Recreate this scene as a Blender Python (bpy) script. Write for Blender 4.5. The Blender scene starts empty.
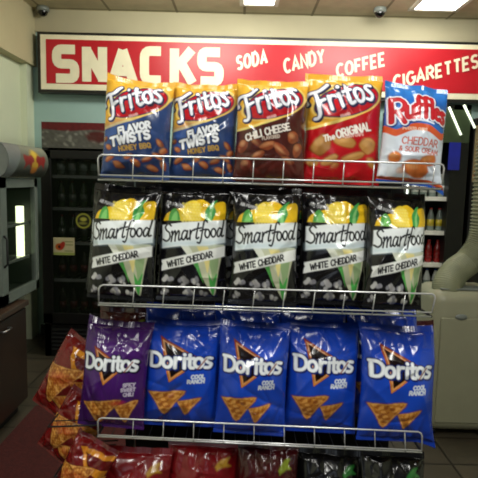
import bpy, bmesh, math, random
import numpy as np
from mathutils import Vector, Matrix

SC = bpy.context.scene
COL = SC.collection
R = math.radians

# ------------------------------------------------------------------ camera
F, PITCH, ROLL, EYE = 520.0, R(6.5), R(1.4), 1.55
fw = Vector((0, math.cos(PITCH), -math.sin(PITCH)))
up0 = Vector((0, math.sin(PITCH), math.cos(PITCH)))
rt0 = Vector((1, 0, 0))
rt = rt0 * math.cos(ROLL) + up0 * math.sin(ROLL)
up = up0 * math.cos(ROLL) - rt0 * math.sin(ROLL)
EYEP = Vector((0, 0, EYE))

def ray(x, y):
    return fw * F + rt * (x - 239) - up * (y - 239)
def atY(x, y, Y):
    d = ray(x, y); return EYEP + d * (Y / d.y)
def atZ(x, y, Z):
    d = ray(x, y); return EYEP + d * ((Z - EYE) / d.z)
def atX(x, y, X):
    d = ray(x, y); return EYEP + d * (X / d.x)

cam = bpy.data.cameras.new('camera')
camo = bpy.data.objects.new('camera', cam); COL.objects.link(camo)
camo.matrix_world = Matrix(((rt.x, up.x, -fw.x, 0), (rt.y, up.y, -fw.y, 0), (rt.z, up.z, -fw.z, EYE), (0, 0, 0, 1)))
cam.sensor_width = 36; cam.lens = F / 478 * 36; cam.clip_start = .05
SC.camera = camo

# ------------------------------------------------------------------ materials
def lin(c):
    if isinstance(c, str):
        c = c.lstrip('#'); c = [int(c[i:i+2], 16) / 255 for i in (0, 2, 4)]
    return tuple(x / 12.92 if x <= .04045 else ((x + .055) / 1.055) ** 2.4 for x in c[:3])

def setin(b, k, v):
    if k in b.inputs: b.inputs[k].default_value = v

def mat(name, col, rough=.5, metal=0, spec=.5, emit=0, noise=.12, nscale=12, alpha=1, bump=0, bscale=60, coat=0, emitcol=None, trans=0):
    m = bpy.data.materials.new(name); m.use_nodes = True
    nt = m.node_tree; b = nt.nodes['Principled BSDF']
    c = lin(col)
    setin(b, 'Roughness', rough); setin(b, 'Metallic', metal); setin(b, 'Specular IOR Level', spec)
    setin(b, 'Coat Weight', coat); setin(b, 'Alpha', alpha); setin(b, 'Transmission Weight', trans)
    setin(b, 'Base Color', (*c, 1))
    if noise:
        tc = nt.nodes.new('ShaderNodeTexCoord'); nz = nt.nodes.new('ShaderNodeTexNoise')
        nz.inputs['Scale'].default_value = nscale; nz.inputs['Detail'].default_value = 4
        rp = nt.nodes.new('ShaderNodeValToRGB')
        rp.color_ramp.elements[0].position = .3; rp.color_ramp.elements[1].position = .7
        rp.color_ramp.elements[0].color = (*[x * (1 - noise) for x in c], 1)
        rp.color_ramp.elements[1].color = (*[min(1, x * (1 + noise)) for x in c], 1)
        nt.links.new(tc.outputs['Object'], nz.inputs['Vector'])
        nt.links.new(nz.outputs['Fac'], rp.inputs['Fac']); nt.links.new(rp.outputs['Color'], b.inputs['Base Color'])
    if bump:
        tc2 = nt.nodes.new('ShaderNodeTexCoord'); n2 = nt.nodes.new('ShaderNodeTexNoise'); n2.inputs['Scale'].default_value = bscale
        bp = nt.nodes.new('ShaderNodeBump'); bp.inputs['Strength'].default_value = bump; bp.inputs['Distance'].default_value = .01
        nt.links.new(tc2.outputs['Object'], n2.inputs['Vector'])
        nt.links.new(n2.outputs['Fac'], bp.inputs['Height']); nt.links.new(bp.outputs['Normal'], b.inputs['Normal'])
    if emit:
        setin(b, 'Emission Color', (*lin(emitcol or col), 1)); setin(b, 'Emission Strength', emit)
    return m

def painted(name, rough=.3, spec=.5, coat=0, emit=0):
    """surface printed with the colours stored on its points, with a faint procedural film variation"""
    m = bpy.data.materials.new(name); m.use_nodes = True
    nt = m.node_tree; b = nt.nodes['Principled BSDF']
    a = nt.nodes.new('ShaderNodeAttribute'); a.attribute_name = 'print'
    nt.links.new(a.outputs['Color'], b.inputs['Base Color'])
    setin(b, 'Roughness', rough); setin(b, 'Specular IOR Level', spec); setin(b, 'Coat Weight', coat); setin(b, 'Coat Roughness', .12)
    tc = nt.nodes.new('ShaderNodeTexCoord'); nz = nt.nodes.new('ShaderNodeTexNoise'); nz.inputs['Scale'].default_value = 25
    mr = nt.nodes.new('ShaderNodeMapRange'); mr.inputs['To Min'].default_value = rough * .8; mr.inputs['To Max'].default_value = rough * 1.25
    nt.links.new(tc.outputs['Object'], nz.inputs['Vector']); nt.links.new(nz.outputs['Fac'], mr.inputs['Value'])
    nt.links.new(mr.outputs['Result'], b.inputs['Roughness'])
    if emit:
        nt.links.new(a.outputs['Color'], b.inputs['Emission Color']); setin(b, 'Emission Strength', emit)
    return m

M = {}
M['film'] = painted('printed glossy film', .22, .5, .3)
M['print'] = painted('printed panel', .45, .4)
M['lit_print'] = painted('backlit printed panel', .4, .4, 0, .02)
M['chrome'] = mat('chromed wire', '#e2e2e0', .3, .65, noise=.05)
M['black_metal'] = mat('black painted metal', '#101010', .45, 0, .4)
M['dark_metal'] = mat('dark grey metal', '#262626', .5, .3)
M['cooler_black'] = mat('black cooler shell', '#0d0c0b', .35)
M['shell_dark'] = mat('cooler liner dark', '#0c0f0b', .6)
M['grey'] = mat('grey plastic', '#7d827c', .4)
M['lgrey'] = mat('pale grey plastic', '#7d837c', .4)
M['white'] = mat('white enamel', '#e4e2d6', .4)
M['sign_cream'] = mat('sign cream border', '#efe6c8', .45, noise=.04)
M['sign_red'] = mat('sign red face', '#bb1c28', .35, noise=.05, nscale=2)
M['sign_frame'] = mat('sign dark frame', '#1c1a17', .4)
M['wall'] = mat('pale green painted wall', '#d6dcc0', .7, noise=.04, nscale=2, bump=.05)
M['wall_teal'] = mat('teal grey painted wall', '#9cb8b2', .6, noise=.05, nscale=3)
M['soffit'] = mat('cream soffit paint', '#c4b995', .7, noise=.05, nscale=3, bump=.05)
M['wall_band'] = mat('beige upper wall', '#b9b092', .7, noise=.05, nscale=3)
M['ac'] = mat('off white appliance plastic', '#9c9a80', .38, noise=.03)
M['hose'] = mat('grey green hose plastic', '#85876a', .5)
M['wood'] = mat('dark brown cabinet laminate', '#33231a', .35, noise=.2, nscale=6)
M['wood_top'] = mat('dark worktop laminate', '#4a372b', .3, noise=.2, nscale=8)
M['mat_red'] = mat('red brown mat pile', '#4a1712', .95, noise=.3, nscale=60, bump=.4, bscale=200)
M['glow_lamp'] = mat('lamp tube white', '#fbffe8', .4, emit=2.6, emitcol='#f0ffc8', noise=0)
M['panel_lamp'] = mat('ceiling light diffuser', '#ffffff', .4, emit=9, emitcol='#fffef2', noise=0)
M['glass_dark'] = mat('smoked door glass', '#1a2016', .08, 0, .6, alpha=.34, noise=0)
M['glass'] = mat('clear door glass', '#2a3828', .05, 0, .5, alpha=.22, noise=0)
M['dome'] = mat('smoked camera dome', '#060606', .08, 0, .7)
M['silver'] = mat('brushed silver trim', '#b9b9b9', .3, .9)

def tiles(name, c1, c2, mortar, sx, sy, msize, rough, bumpy=.15):
    m = bpy.data.materials.new(name); m.use_nodes = True
    nt = m.node_tree; b = nt.nodes['Principled BSDF']
    g = nt.nodes.new('ShaderNodeNewGeometry'); br = nt.nodes.new('ShaderNodeTexBrick')
    br.offset = 0; br.inputs['Color1'].default_value = (*lin(c1), 1); br.inputs['Color2'].default_value = (*lin(c2), 1)
    br.inputs['Mortar'].default_value = (*lin(mortar), 1); br.inputs['Scale'].default_value = 1
    br.inputs['Brick Width'].default_value = sx; br.inputs['Row Height'].default_value = sy; br.inputs['Mortar Size'].default_value = msize
    nz = nt.nodes.new('ShaderNodeTexNoise'); nz.inputs['Scale'].default_value = 9; nz.inputs['Detail'].default_value = 5
    mx = nt.nodes.new('ShaderNodeMixRGB'); mx.blend_type = 'MULTIPLY'; mx.inputs['Fac'].default_value = .35
    nt.links.new(g.outputs['Position'], br.inputs['Vector']); nt.links.new(g.outputs['Position'], nz.inputs['Vector'])
    nt.links.new(br.outputs['Color'], mx.inputs['Color1']); nt.links.new(nz.outputs['Fac'], mx.inputs['Color2'])
    nt.links.new(mx.outputs['Color'], b.inputs['Base Color']); setin(b, 'Roughness', rough)
    bp = nt.nodes.new('ShaderNodeBump'); bp.inputs['Strength'].default_value = bumpy; bp.inputs['Distance'].default_value = .004; bp.invert = True
    nt.links.new(br.outputs['Fac'], bp.inputs['Height']); nt.links.new(bp.outputs['Normal'], b.inputs['Normal'])
    return m
M['floor'] = tiles('brown floor tiles', '#574e40', '#4a4336', '#221d17', .305, .305, .007, .4)
M['ceil'] = tiles('ceiling tiles', '#d6ccab', '#cfc5a4', '#8f866c', .61, .61, .012, .8)

# ------------------------------------------------------------------ mesh helpers
def bx(bm, x0, x1, y0, y1, z0, z1, bev=0, seg=2):
    r = bmesh.ops.create_cube(bm, size=1)
    vs = r['verts']
    for v in vs:
        v.co = Vector(((x0 + x1) / 2 + v.co.x * (x1 - x0), (y0 + y1) / 2 + v.co.y * (y1 - y0), (z0 + z1) / 2 + v.co.z * (z1 - z0)))
    if bev:
        es = list({e for v in vs for e in v.link_edges})
        bmesh.ops.bevel(bm, geom=es, offset=bev, segments=seg, affect='EDGES', profile=.5)

def tube(bm, pts, r, n=8, caps=True):
    pts = [Vector(p) for p in pts]
    rs = r if isinstance(r, (list, tuple)) else [r] * len(pts)
    rings = []; prev = None
    for i, p in enumerate(pts):
        t = (pts[min(i + 1, len(pts) - 1)] - pts[max(i - 1, 0)]).normalized()
        if prev is None:
            a = Vector((0, 0, 1)) if abs(t.z) < .9 else Vector((1, 0, 0))
            nrm = t.cross(a).normalized()
        else:
            nrm = (prev - t * prev.dot(t)).normalized()
        prev = nrm; bn = t.cross(nrm)
        rings.append([bm.verts.new(p + (nrm * math.cos(2 * math.pi * k / n) + bn * math.sin(2 * math.pi * k / n)) * rs[i]) for k in range(n)])
    for a, b in zip(rings, rings[1:]):
        for k in range(n):
            bm.faces.new((a[k], a[(k + 1) % n], b[(k + 1) % n], b[k]))
    if caps:
        bm.faces.new(rings[0][::-1]); bm.faces.new(rings[-1])

def lathe(bm, prof, n=16, c=(0, 0, 0)):
    rings = []
    for r, z in prof:
        rings.append([bm.verts.new((c[0] + max(r, 1e-4) * math.cos(2 * math.pi * k / n), c[1] + max(r, 1e-4) * math.sin(2 * math.pi * k / n), c[2] + z)) for k in range(n)])
    for a, b in zip(rings, rings[1:]):
        for k in range(n):
            bm.faces.new((a[k], a[(k + 1) % n], b[(k + 1) % n], b[k]))
    bm.faces.new(rings[0][::-1]); bm.faces.new(rings[-1])

def smoothpath(pts, n=8):
    P = [Vector(p) for p in pts]; out = []
    for i in range(len(P) - 1):
        p0, p1, p2, p3 = P[max(i - 1, 0)], P[i], P[i + 1], P[min(i + 2, len(P) - 1)]
        for k in range(n):
            t = k / n
            out.append(.5 * ((2 * p1) + (p2 - p0) * t + (2 * p0 - 5 * p1 + 4 * p2 - p3) * t * t + (3 * p1 - p0 - 3 * p2 + p3) * t ** 3))
    out.append(P[-1]); return out

def obj(name, bm, m, parent=None, smooth=False, loc=None):
    me = bpy.data.meshes.new(name)
    bmesh.ops.recalc_face_normals(bm, faces=bm.faces)
    bm.to_mesh(me); bm.free()
    if smooth:
        for p in me.polygons: p.use_smooth = True
    me.materials.append(m)
    o = bpy.data.objects.new(name, me); COL.objects.link(o)
    if parent: o.parent = parent
    if loc: o.location = loc
    return o

def box(name, x0, x1, y0, y1, z0, z1, m, parent=None, bev=0):
    bm = bmesh.new(); bx(bm, x0, x1, y0, y1, z0, z1, bev)
    return obj(name, bm, m, parent)

def tag(o, label=None, cat=None, group=None, kind=None):
    if label: o['label'] = label
    if cat: o['category'] = cat
    if group: o['group'] = group
    if kind: o['kind'] = kind
    return o

def thing(name, label, cat, loc=(0, 0, 0), group=None):
    o = bpy.data.objects.new(name, None); COL.objects.link(o); o.location = loc; o.empty_display_size = .05
    return tag(o, label, cat, group)

def struct(o):
    o['kind'] = 'structure'; return o

def dup(root, loc=None, label=None, group=None):
    r = root.copy(); COL.objects.link(r)
    if loc is not None: r.location = loc
    if label: r['label'] = label
    if group: r['group'] = group
    for ch in list(root.children):
        c = ch.copy(); COL.objects.link(c); c.parent = r
        for g in list(ch.children):
            d = g.copy(); COL.objects.link(d); d.parent = c
    return r

# ------------------------------------------------------------------ stroke lettering
def arc(cx, cy, rx, ry, a0, a1, n=9):
    return [(cx + rx * math.cos(R(a0 + (a1 - a0) * k / n)), cy + ry * math.sin(R(a0 + (a1 - a0) * k / n))) for k in range(n + 1)]

FONT = {
 'A': (.66, [[(0, 1), (.33, 0), (.66, 1)], [(.12, .66), (.54, .66)]]),
 'B': (.56, [[(0, 1), (0, 0), (.26, 0)] + arc(.28, .24, .24, .24, -90, 90, 6) + [(0, .48)], [(.28, .48)] + arc(.3, .74, .26, .26, -90, 90, 6) + [(0, 1)]]),
 'C': (.58, [arc(.33, .5, .33, .5, -45, -315, 14)]),
 'D': (.6, [[(0, 1), (0, 0), (.22, 0)] + arc(.22, .5, .38, .5, -90, 90, 10) + [(0, 1)]]),
 'E': (.5, [[(.5, 0), (0, 0), (0, 1), (.5, 1)], [(0, .5), (.42, .5)]]),
 'F': (.48, [[(.5, 0), (0, 0), (0, 1)], [(0, .5), (.42, .5)]]),
 'G': (.62, [arc(.34, .5, .34, .5, -45, -360, 14) + [(.4, .52)]]),
 'H': (.58, [[(0, 0), (0, 1)], [(.58, 0), (.58, 1)], [(0, .5), (.58, .5)]]),
 'I': (.08, [[(.04, 0), (.04, 1)]]),
 'K': (.56, [[(0, 0), (0, 1)], [(.54, 0), (0, .55)], [(.18, .4), (.58, 1)]]),
 'L': (.46, [[(0, 0), (0, 1), (.48, 1)]]),
 'M': (.72, [[(0, 1), (0, 0), (.36, .7), (.72, 0), (.72, 1)]]),
 'N': (.58, [[(0, 1), (0, 0), (.58, 1), (.58, 0)]]),
 'O': (.66, [arc(.33, .5, .33, .5, 0, 360, 16)]),
 'P': (.52, [[(0, 1), (0, 0), (.26, 0)] + arc(.26, .27, .26, .27, -90, 90, 6) + [(0, .54)]]),
 'Q': (.66, [arc(.33, .5, .33, .5, 0, 360, 16), [(.42, .72), (.66, 1.04)]]),
 'R': (.55, [[(0, 1), (0, 0), (.26, 0)] + arc(.26, .26, .26, .26, -90, 90, 6) + [(0, .52)], [(.26, .52), (.56, 1)]]),
 'S': (.52, [arc(.26, .26, .25, .26, -30, -250, 8)[:-1] + arc(.26, .75, .26, .25, -80, 150, 9)]),
 'T': (.56, [[(0, 0), (.56, 0)], [(.28, 0), (.28, 1)]]),
 'U': (.58, [[(0, 0), (0, .68)] + arc(.29, .68, .29, .32, 180, 0, 8) + [(.58, 0)]]),
 'V': (.62, [[(0, 0), (.31, 1), (.62, 0)]]),
 'W': (.86, [[(0, 0), (.22, 1), (.43, .2), (.64, 1), (.86, 0)]]),
 'Y': (.6, [[(0, 0), (.3, .5), (.6, 0)], [(.3, .5), (.3, 1)]]),
 '&': (.6, [[(.6, 1), (.15, .3)] + arc(.28, .18, .15, .18, 160, 380, 6) + [(.05, .65)] + arc(.22, .76, .2, .24, 200, 20, 6)[0:7] + [(.6, .55)]]),
 'h': (.5, [[(0, 0), (0, 1)], [(0, .6)] + arc(.22, .6, .2, .2, 180, 360, 6) + [(.42, 1)]]),
 'e': (.5, [[(.02, .7), (.44, .7)] + arc(.23, .7, .21, .3, 0, -310, 10)]),
 ' ': (.3, []),
}
def text(s, x, y, h, gap=.2, ang=0, shear=0, xs=1.0):
    """polylines of a word whose cap top-left is at (x, y), y pointing down, h the cap height"""
    ca, sa = math.cos(R(ang)), math.sin(R(ang)); out = []; cx = 0
    for ch in s:
        w, st = FONT[ch]
        for pl in st:
            out.append([(x + ((cx + px * xs + shear * (1 - py)) * ca - (py - 1) * sa) * h, y + h + ((cx + px * xs + shear * (1 - py)) * sa + (py - 1) * ca) * h) for px, py in pl])
        cx += w * xs + gap
    return out

def xf(strokes, ox, oy, ang=0, s=1, shear=0):
    ca, sa = math.cos(R(ang)), math.sin(R(ang))
    return [[(ox + s * ((x - shear * y) * ca - y * sa), oy + s * ((x - shear * y) * sa + y * ca)) for x, y in pl] for pl in strokes]

def sm(pts, n=5):
    P = [Vector((a, b, 0)) for a, b in pts]
    return [(p.x, p.y) for p in smoothpath(P, n)]

class Art:
    """a printed design, evaluated on the grid of points it will be printed on (y down)"""
    def __init__(s, w, h, nx, ny, base):
        s.w, s.h, s.nx, s.ny = w, h, nx, ny
        s.X, s.Y = np.meshgrid(np.linspace(0, w, nx), np.linspace(0, h, ny))
        s.img = np.empty((ny, nx, 3)); s.img[:] = lin(base); s.aa = w / nx
    def put(s, d, col, op=1, soft=None):
        a = np.clip(.5 - d / (soft or s.aa), 0, 1)[..., None] * op
        c = col if isinstance(col, np.ndarray) else np.array(lin(col))
        s.img = s.img * (1 - a) + c * a
    def seg(s, pl):
        d = np.full(s.X.shape, 1e9)
        for (x0, y0), (x1, y1) in zip(pl, pl[1:]):
            dx, dy = x1 - x0, y1 - y0; L = dx * dx + dy * dy + 1e-9
            t = np.clip(((s.X - x0) * dx + (s.Y - y0) * dy) / L, 0, 1)
            d = np.minimum(d, (s.X - x0 - t * dx) ** 2 + (s.Y - y0 - t * dy) ** 2)
        return np.sqrt(d)
    def lines(s, strokes):
        d = np.full(s.X.shape, 1e9)
        for pl in strokes: d = np.minimum(d, s.seg(pl if len(pl) > 1 else [pl[0], pl[0]]))
        return d
    def pdist(s, pts):
        pts = list(pts); d = s.seg(pts + pts[:1]); ins = np.zeros(s.X.shape, bool)
        for (x0, y0), (x1, y1) in zip(pts, pts[1:] + pts[:1]):
            if y0 == y1: continue
            c = ((y0 > s.Y) != (y1 > s.Y)) & (s.X < (x1 - x0) * (s.Y - y0) / (y1 - y0) + x0)
            ins ^= c
        return np.where(ins, -d, d)
    def poly(s, pts, col, op=1, soft=None): s.put(s.pdist(pts), col, op, soft)
    def edist(s, cx, cy, rx, ry, ang=0):
        ca, sa = math.cos(R(ang)), math.sin(R(ang))
        u = ((s.X - cx) * ca + (s.Y - cy) * sa) / rx; v = (-(s.X - cx) * sa + (s.Y - cy) * ca) / ry
        return (np.sqrt(u * u + v * v) - 1) * min(rx, ry)
    def ell(s, cx, cy, rx, ry, ang, col, op=1, soft=None): s.put(s.edist(cx, cy, rx, ry, ang), col, op, soft)
    def ink(s, strokes, w, col, op=1, soft=None): s.put(s.lines(strokes) - w / 2, col, op, soft)
    def mottle(s, seed, amp, sc, mask=None):
        n = fourier(s.X / sc, s.Y / sc, seed)
        k = (1 + amp * n)[..., None]
        s.img = np.clip(s.img * k if mask is None else np.where(mask[..., None], s.img * k, s.img), 0, 1)

def fourier(u, v, seed, n=10, lo=.6, hi=2.6):
    rg = np.random.RandomState(seed); out = np.zeros_like(u)
    for _ in range(n):
        a, k, p = rg.uniform(0, 6.283), rg.uniform(lo, hi), rg.uniform(0, 6.283)
        out += np.sin(k * (u * math.cos(a) + v * math.sin(a)) * 3 + p) / n * 1.6
    return out

# ------------------------------------------------------------------ designs
NX, NY = 112, 176
FRITOS = [sm([(7.5, -17), (6.3, -8), (4.6, 0), (2.2, 2.6), (0, 2.2)]), sm([(-1.5, -10.5), (-1.5, -14.5), (3, -17.5), (11, -16.8), (20, -20)]), [(6.5, -8.6), (12.5, -9.4)],
          [(16.3, -11), (15, 0)], sm([(15.6, -6.5), (18, -10.4), (21.5, -10.2)]), [(25.5, -11), (24.3, 0)], [(26.6, -16.2), (26.3, -15.8)],
          sm([(33.5, -16.5), (31.6, -4), (32.6, -.3), (35.6, -1)]), [(29.3, -11), (36.2, -11.6)],
          arc(41.5, -5.7, 3.7, 5.5, 0, 360, 14), sm([(54.2, -10.8), (51.4, -12), (49.2, -9.8), (51.4, -6.2), (53, -3), (50.6, -.2), (47.4, -1.6)])]

FRITOS = [[(x, y * 1.22) for x, y in pl] for pl in FRITOS]
def fritos_base(field, seed):
    a = Art(72, 112, NX, NY, field)
    # yellow head with a bulging lower edge, pale rim
    edge = sm([(-4, 60), (10, 59), (28, 54), (46, 46.5), (60, 36), (70, 25), (76, 15)])
    a.poly([(-5, -5), (77, -5)] + edge[::-1], '#f0d478')
    edge2 = [(x - .6, y - 2.6) for x, y in edge]
    a.poly([(-5, -5), (77, -5)] + edge2[::-1], '#e8ac32')
    a.ell(30, 16, 40, 13, -12, '#eebc48', .45, 16)
    # oval
    a.ell(37, 30, 34.5, 18.5, -20, '#f3cd68')
    a.ell(37, 30.4, 32, 16.5, -20, '#23254e')
    a.ell(37.5, 30.4, 30.5, 15, -20, '#c11722')
    a.ell(38, 41, 22, 4, -20, '#8c0d17', .5, 5)
    L = xf(FRITOS, 7.2, 46.5, -19.5, 1.1)
    d = a.lines(L)
    sh = xf(FRITOS, 8.4, 48.0, -19.5, 1.1)
    a.put(a.lines(sh) - 2.5, '#1d2044'); a.put(d - 2.7, '#23274f'); a.put(d - 1.6, '#f2f3fb')
    a.ink(text('BRAND', 31, 46.5, 2.2, .3, -19), .7, '#f0c8c4', .8)
    return a

def chips(a, spots, cols, edge, seed, kind='blob'):
    rg = random.Random(seed)
    for x, y, rx, ry, an in spots:
        c = rg.choice(cols); pts = []
        n = 7
        for k in range(n):
            t = 2 * math.pi * k / n; q = rg.uniform(.8, 1.15)
            px, py = rx * q * math.cos(t), ry * q * math.sin(t)
            pts.append((x + px * math.cos(R(an)) - py * math.sin(R(an)), y + px * math.sin(R(an)) + py * math.cos(R(an))))
        pts = sm(pts + pts[:1], 4)[:-1]; d = a.pdist(pts)
        a.put(d - .5, edge, .8, 2); a.put(d + .4, c, 1, 1.4)
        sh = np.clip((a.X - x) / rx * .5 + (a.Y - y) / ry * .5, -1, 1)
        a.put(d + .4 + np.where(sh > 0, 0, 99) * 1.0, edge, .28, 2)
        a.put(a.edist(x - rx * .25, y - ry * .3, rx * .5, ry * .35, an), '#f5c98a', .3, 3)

def art_twists():
    a = fritos_base('#2c4272', 1)
    rg = random.Random(3)
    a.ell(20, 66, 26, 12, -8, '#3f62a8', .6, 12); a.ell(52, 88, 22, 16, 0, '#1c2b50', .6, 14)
    T1 = text('FLAVOR', 20.5, 60.5, 6.6, .26, -16, .1, 1.1); T2 = text('TWISTS', 12, 71, 8.6, .26, -14, .1, 1.15)
    d = np.minimum(a.lines(T1), a.lines(T2) - .25)
    a.put(d - 2.2, '#16203c'); a.put(d - 1.15, '#eef0f4')
    T3 = text('HONEY BBQ', 21, 80, 4.8, .24, -10)
    dd = a.lines(T3); a.put(dd - 1.2, '#2a3050', .8); a.put(dd - .62, '#bd9648')
    sp = [(63, 74, 5, 3, 60), (66, 82, 5, 3.2, -50), (61, 88, 6, 3, 30), (50, 92, 6, 3, -20), (38, 96, 6, 3.2, 30), (8, 80, 4.5, 3, 40), (10, 92, 6, 3.2, -40), (20, 99, 7, 3.4, 20), (55, 101, 7, 3.4, 10), (66, 97, 5, 3, 70), (4, 71, 3, 3, 0), (30, 90, 5, 2.6, -30)]
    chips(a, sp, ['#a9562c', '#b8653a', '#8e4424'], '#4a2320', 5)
    a.mottle(8, .12, 14); return a

def art_chili():
    a = fritos_base('#4a1d17', 2)
    sp = [(20, 72, 9, 4, 40), (34, 76, 10, 4.5, -20), (47, 80, 11, 5, 40), (58, 66, 6, 7, 20), (64, 78, 5, 8, 10), (8, 76, 5, 8, 20), (12, 96, 6, 7, 10), (24, 86, 8, 4, -30), (55, 90, 8, 4, 20)]
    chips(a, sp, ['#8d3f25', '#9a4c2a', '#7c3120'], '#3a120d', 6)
    a.ell(38, 101, 28, 9, 0, '#5a2018', .8, 8)
    T = text('CHILI CHEESE', 11, 64.5, 6.8, .17, -17, .05, .92); d = a.lines(T)
    a.put(d - 1.5, '#30100c'); a.put(d - .75, '#efe6dc')
    a.ink(text('FLAVORED', 27, 67.5, 3, .2, -12), .8, '#d9c8b8', .8)
    a.mottle(9, .14, 12); return a

def art_orig():
    a = fritos_base('#b8151d', 3)
    sp = [(14, 76, 8, 11, 20), (36, 72, 13, 6, 8), (58, 74, 8, 9, 30), (46, 86, 12, 4, -20), (24, 90, 9, 4, -30), (63, 90, 6, 4, 40), (8, 92, 6, 4, 0), (28, 97, 3, 5, 30)]
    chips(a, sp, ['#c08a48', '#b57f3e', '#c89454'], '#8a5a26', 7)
    a.ell(38, 103, 34, 7, 0, '#c4161f', .9, 5)
    T = text('ORIGINAL', 29, 61.5, 7.4, .17, -18, .05, .88); d = a.lines(T)
    T2 = text('The', 17, 67, 5.6, .16, -18, .12); d2 = a.lines(T2)
    a.put(d - 1.6, '#8c0f16', .8); a.put(d - .8, '#f5efe6'); a.put(d2 - .65, '#f5efe6')
    a.ink(text('CORN CHIPS', 36, 66, 2.6, .2, -12), .75, '#ecc9c0', .8)
    a.mottle(10, .08, 14); return a

def art_ruffles():
    a = Art(64, 112, NX, NY, '#d5dde8')
    top = sm([(-3, 48), (8, 56), (14, 55), (26, 49), (40, 49), (50, 53), (58, 55), (68, 47)])
    a.poly([(-4, -4), (68, -4)] + [(x, y + 7.5) for x, y in top][::-1], '#d2572c')
    a.poly([(-4, -4), (68, -4)] + top[::-1], '#2466b8')
    a.ell(30, 8, 34, 9, 0, '#3f8ad6', .6, 10)
    a.ink(text('POTATO CHIPS', 16, 53.5, 2.6, .25), .9, '#f0d0b8', .8)
    S = [ # R u f f l e s
        [[(3, 24), (4.5, 47)], [(4, 24.5)] + arc(10, 30, 6.5, 6.3, -100, 90, 7) + [(4.5, 37)], [(9, 37), (17, 47)]],
        [sm([(18, 31), (18.3, 39), (20.5, 42.5), (24, 40.5)]), [(25, 31), (25.6, 42.5)]],
        [sm([(35.5, 20.5), (32, 19), (30.3, 23), (30.6, 41)]), [(27.5, 29), (34.5, 28.5)]],
        [sm([(43.5, 20), (40, 18.5), (38.3, 22.5), (38.6, 40.5)]), [(36, 28), (42.5, 27.5)]],
        [[(46, 19.5), (46.4, 40.5)]],
        [[(50, 35.5), (55.5, 34)] + sm([(55, 31.5), (52.5, 30), (49.8, 33), (50.3, 38.5), (53.5, 41), (56.6, 39.6)])],
        [sm([(63, 32.5), (60.4, 31.2), (58.8, 33.6), (61.3, 37), (62.8, 40), (60.5, 43), (57.8, 42)])]]
    S = [[(32 + (x - 33) * .93, 34 + (y - 34) * 1.12) for x, y in pl] for g in S for pl in g]
    d = a.lines(S); d2 = a.lines([[(x + .8, y + 1.2) for x, y in pl] for pl in S])
    a.put(d2 - 4.4, '#123a7c'); a.put(d - 3.7, '#e8eef8'); a.put(d - 2.5, '#b3161f'); a.put(d - 1.2, '#c8303a', .6)
    a.ink([[(24, 46), (31, 45), (38, 45.2), (46, 47)]], 2, '#dfe8f6', .9)
    for t, y, h in (('CHEDDAR', 19, 7.2), ('& SOUR CREAM', 17, 4.8)):
        yy = 64 if h > 6 else 74
        T = text(t, y - 2, yy, h, .2, 0, 0, .95)
        a.ink(T, 1.25 if h > 6 else 1.0, '#c05a48')
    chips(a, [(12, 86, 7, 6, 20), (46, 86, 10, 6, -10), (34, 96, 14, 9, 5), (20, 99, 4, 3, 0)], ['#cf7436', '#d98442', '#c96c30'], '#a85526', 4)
    for k in range(9):
        a.ink([[(22 + k * 3, 90), (24 + k * 3, 104)]], .7, '#b4602c', .35)
    a.ell(12, 100, 9, 5, 0, '#eef2f7', .7, 6)
    a.poly([(-2, 106.5), (66, 105), (66, 115), (-2, 115)], '#c9582c'); a.poly([(-2, 109.5), (66, 108.5), (66, 115), (-2, 115)], '#1f50a4')
    a.mottle(11, .06, 16); return a

SMART = [sm([(8.3, -15), (5.5, -17.3), (2.2, -14.5), (3.4, -11), (6.4, -8), (6.6, -3), (3.2, -.6), (-.6, -2.6)]),
         sm([(8.6, -8.6), (9.5, -9.4), (9.2, -5), (8.2, 0)]), sm([(8.8, -4.5), (11.5, -9), (12.8, -8.6), (12.2, 0)]), sm([(12.6, -4.5), (15.4, -9), (16.8, -8.4), (16, -1.5), (17.6, -.6), (19, -2.5)]),
         sm([(25, -8.2), (22, -9), (19.6, -5.2), (20, -1), (22.4, -1), (25.2, -7)]), sm([(25.6, -8.6), (24.6, -2.2), (25.6, -.4), (27, -1.6)]),
         sm([(28.4, -8.8), (28, 0)]), sm([(28.3, -4.6), (30.4, -8.4), (32.6, -8.6)]),
         sm([(37, -15), (34.6, -2.6), (35.4, -.4), (37.2, -1.2)]), [(32.6, -9.4), (39.8, -10.4)],
         sm([(46, -15.6), (44.2, -17.4), (42.2, -14.6), (40, -1), (38.2, 4), (35.8, 3.4)]), [(38.8, -7.6), (44.6, -8.8)],
         arc(46.2, -4.4, 2.5, 4.1, 0, 360, 12), arc(52.6, -4.6, 2.5, 4.1, 0, 360, 12),
         sm([(61, -8), (58.6, -8.8), (56.6, -5), (57.2, -1), (59.4, -1.4), (61.4, -7)]), sm([(63.6, -16.4), (61.2, -3), (61.8, -.6), (63.4, -1.4)])]

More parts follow.
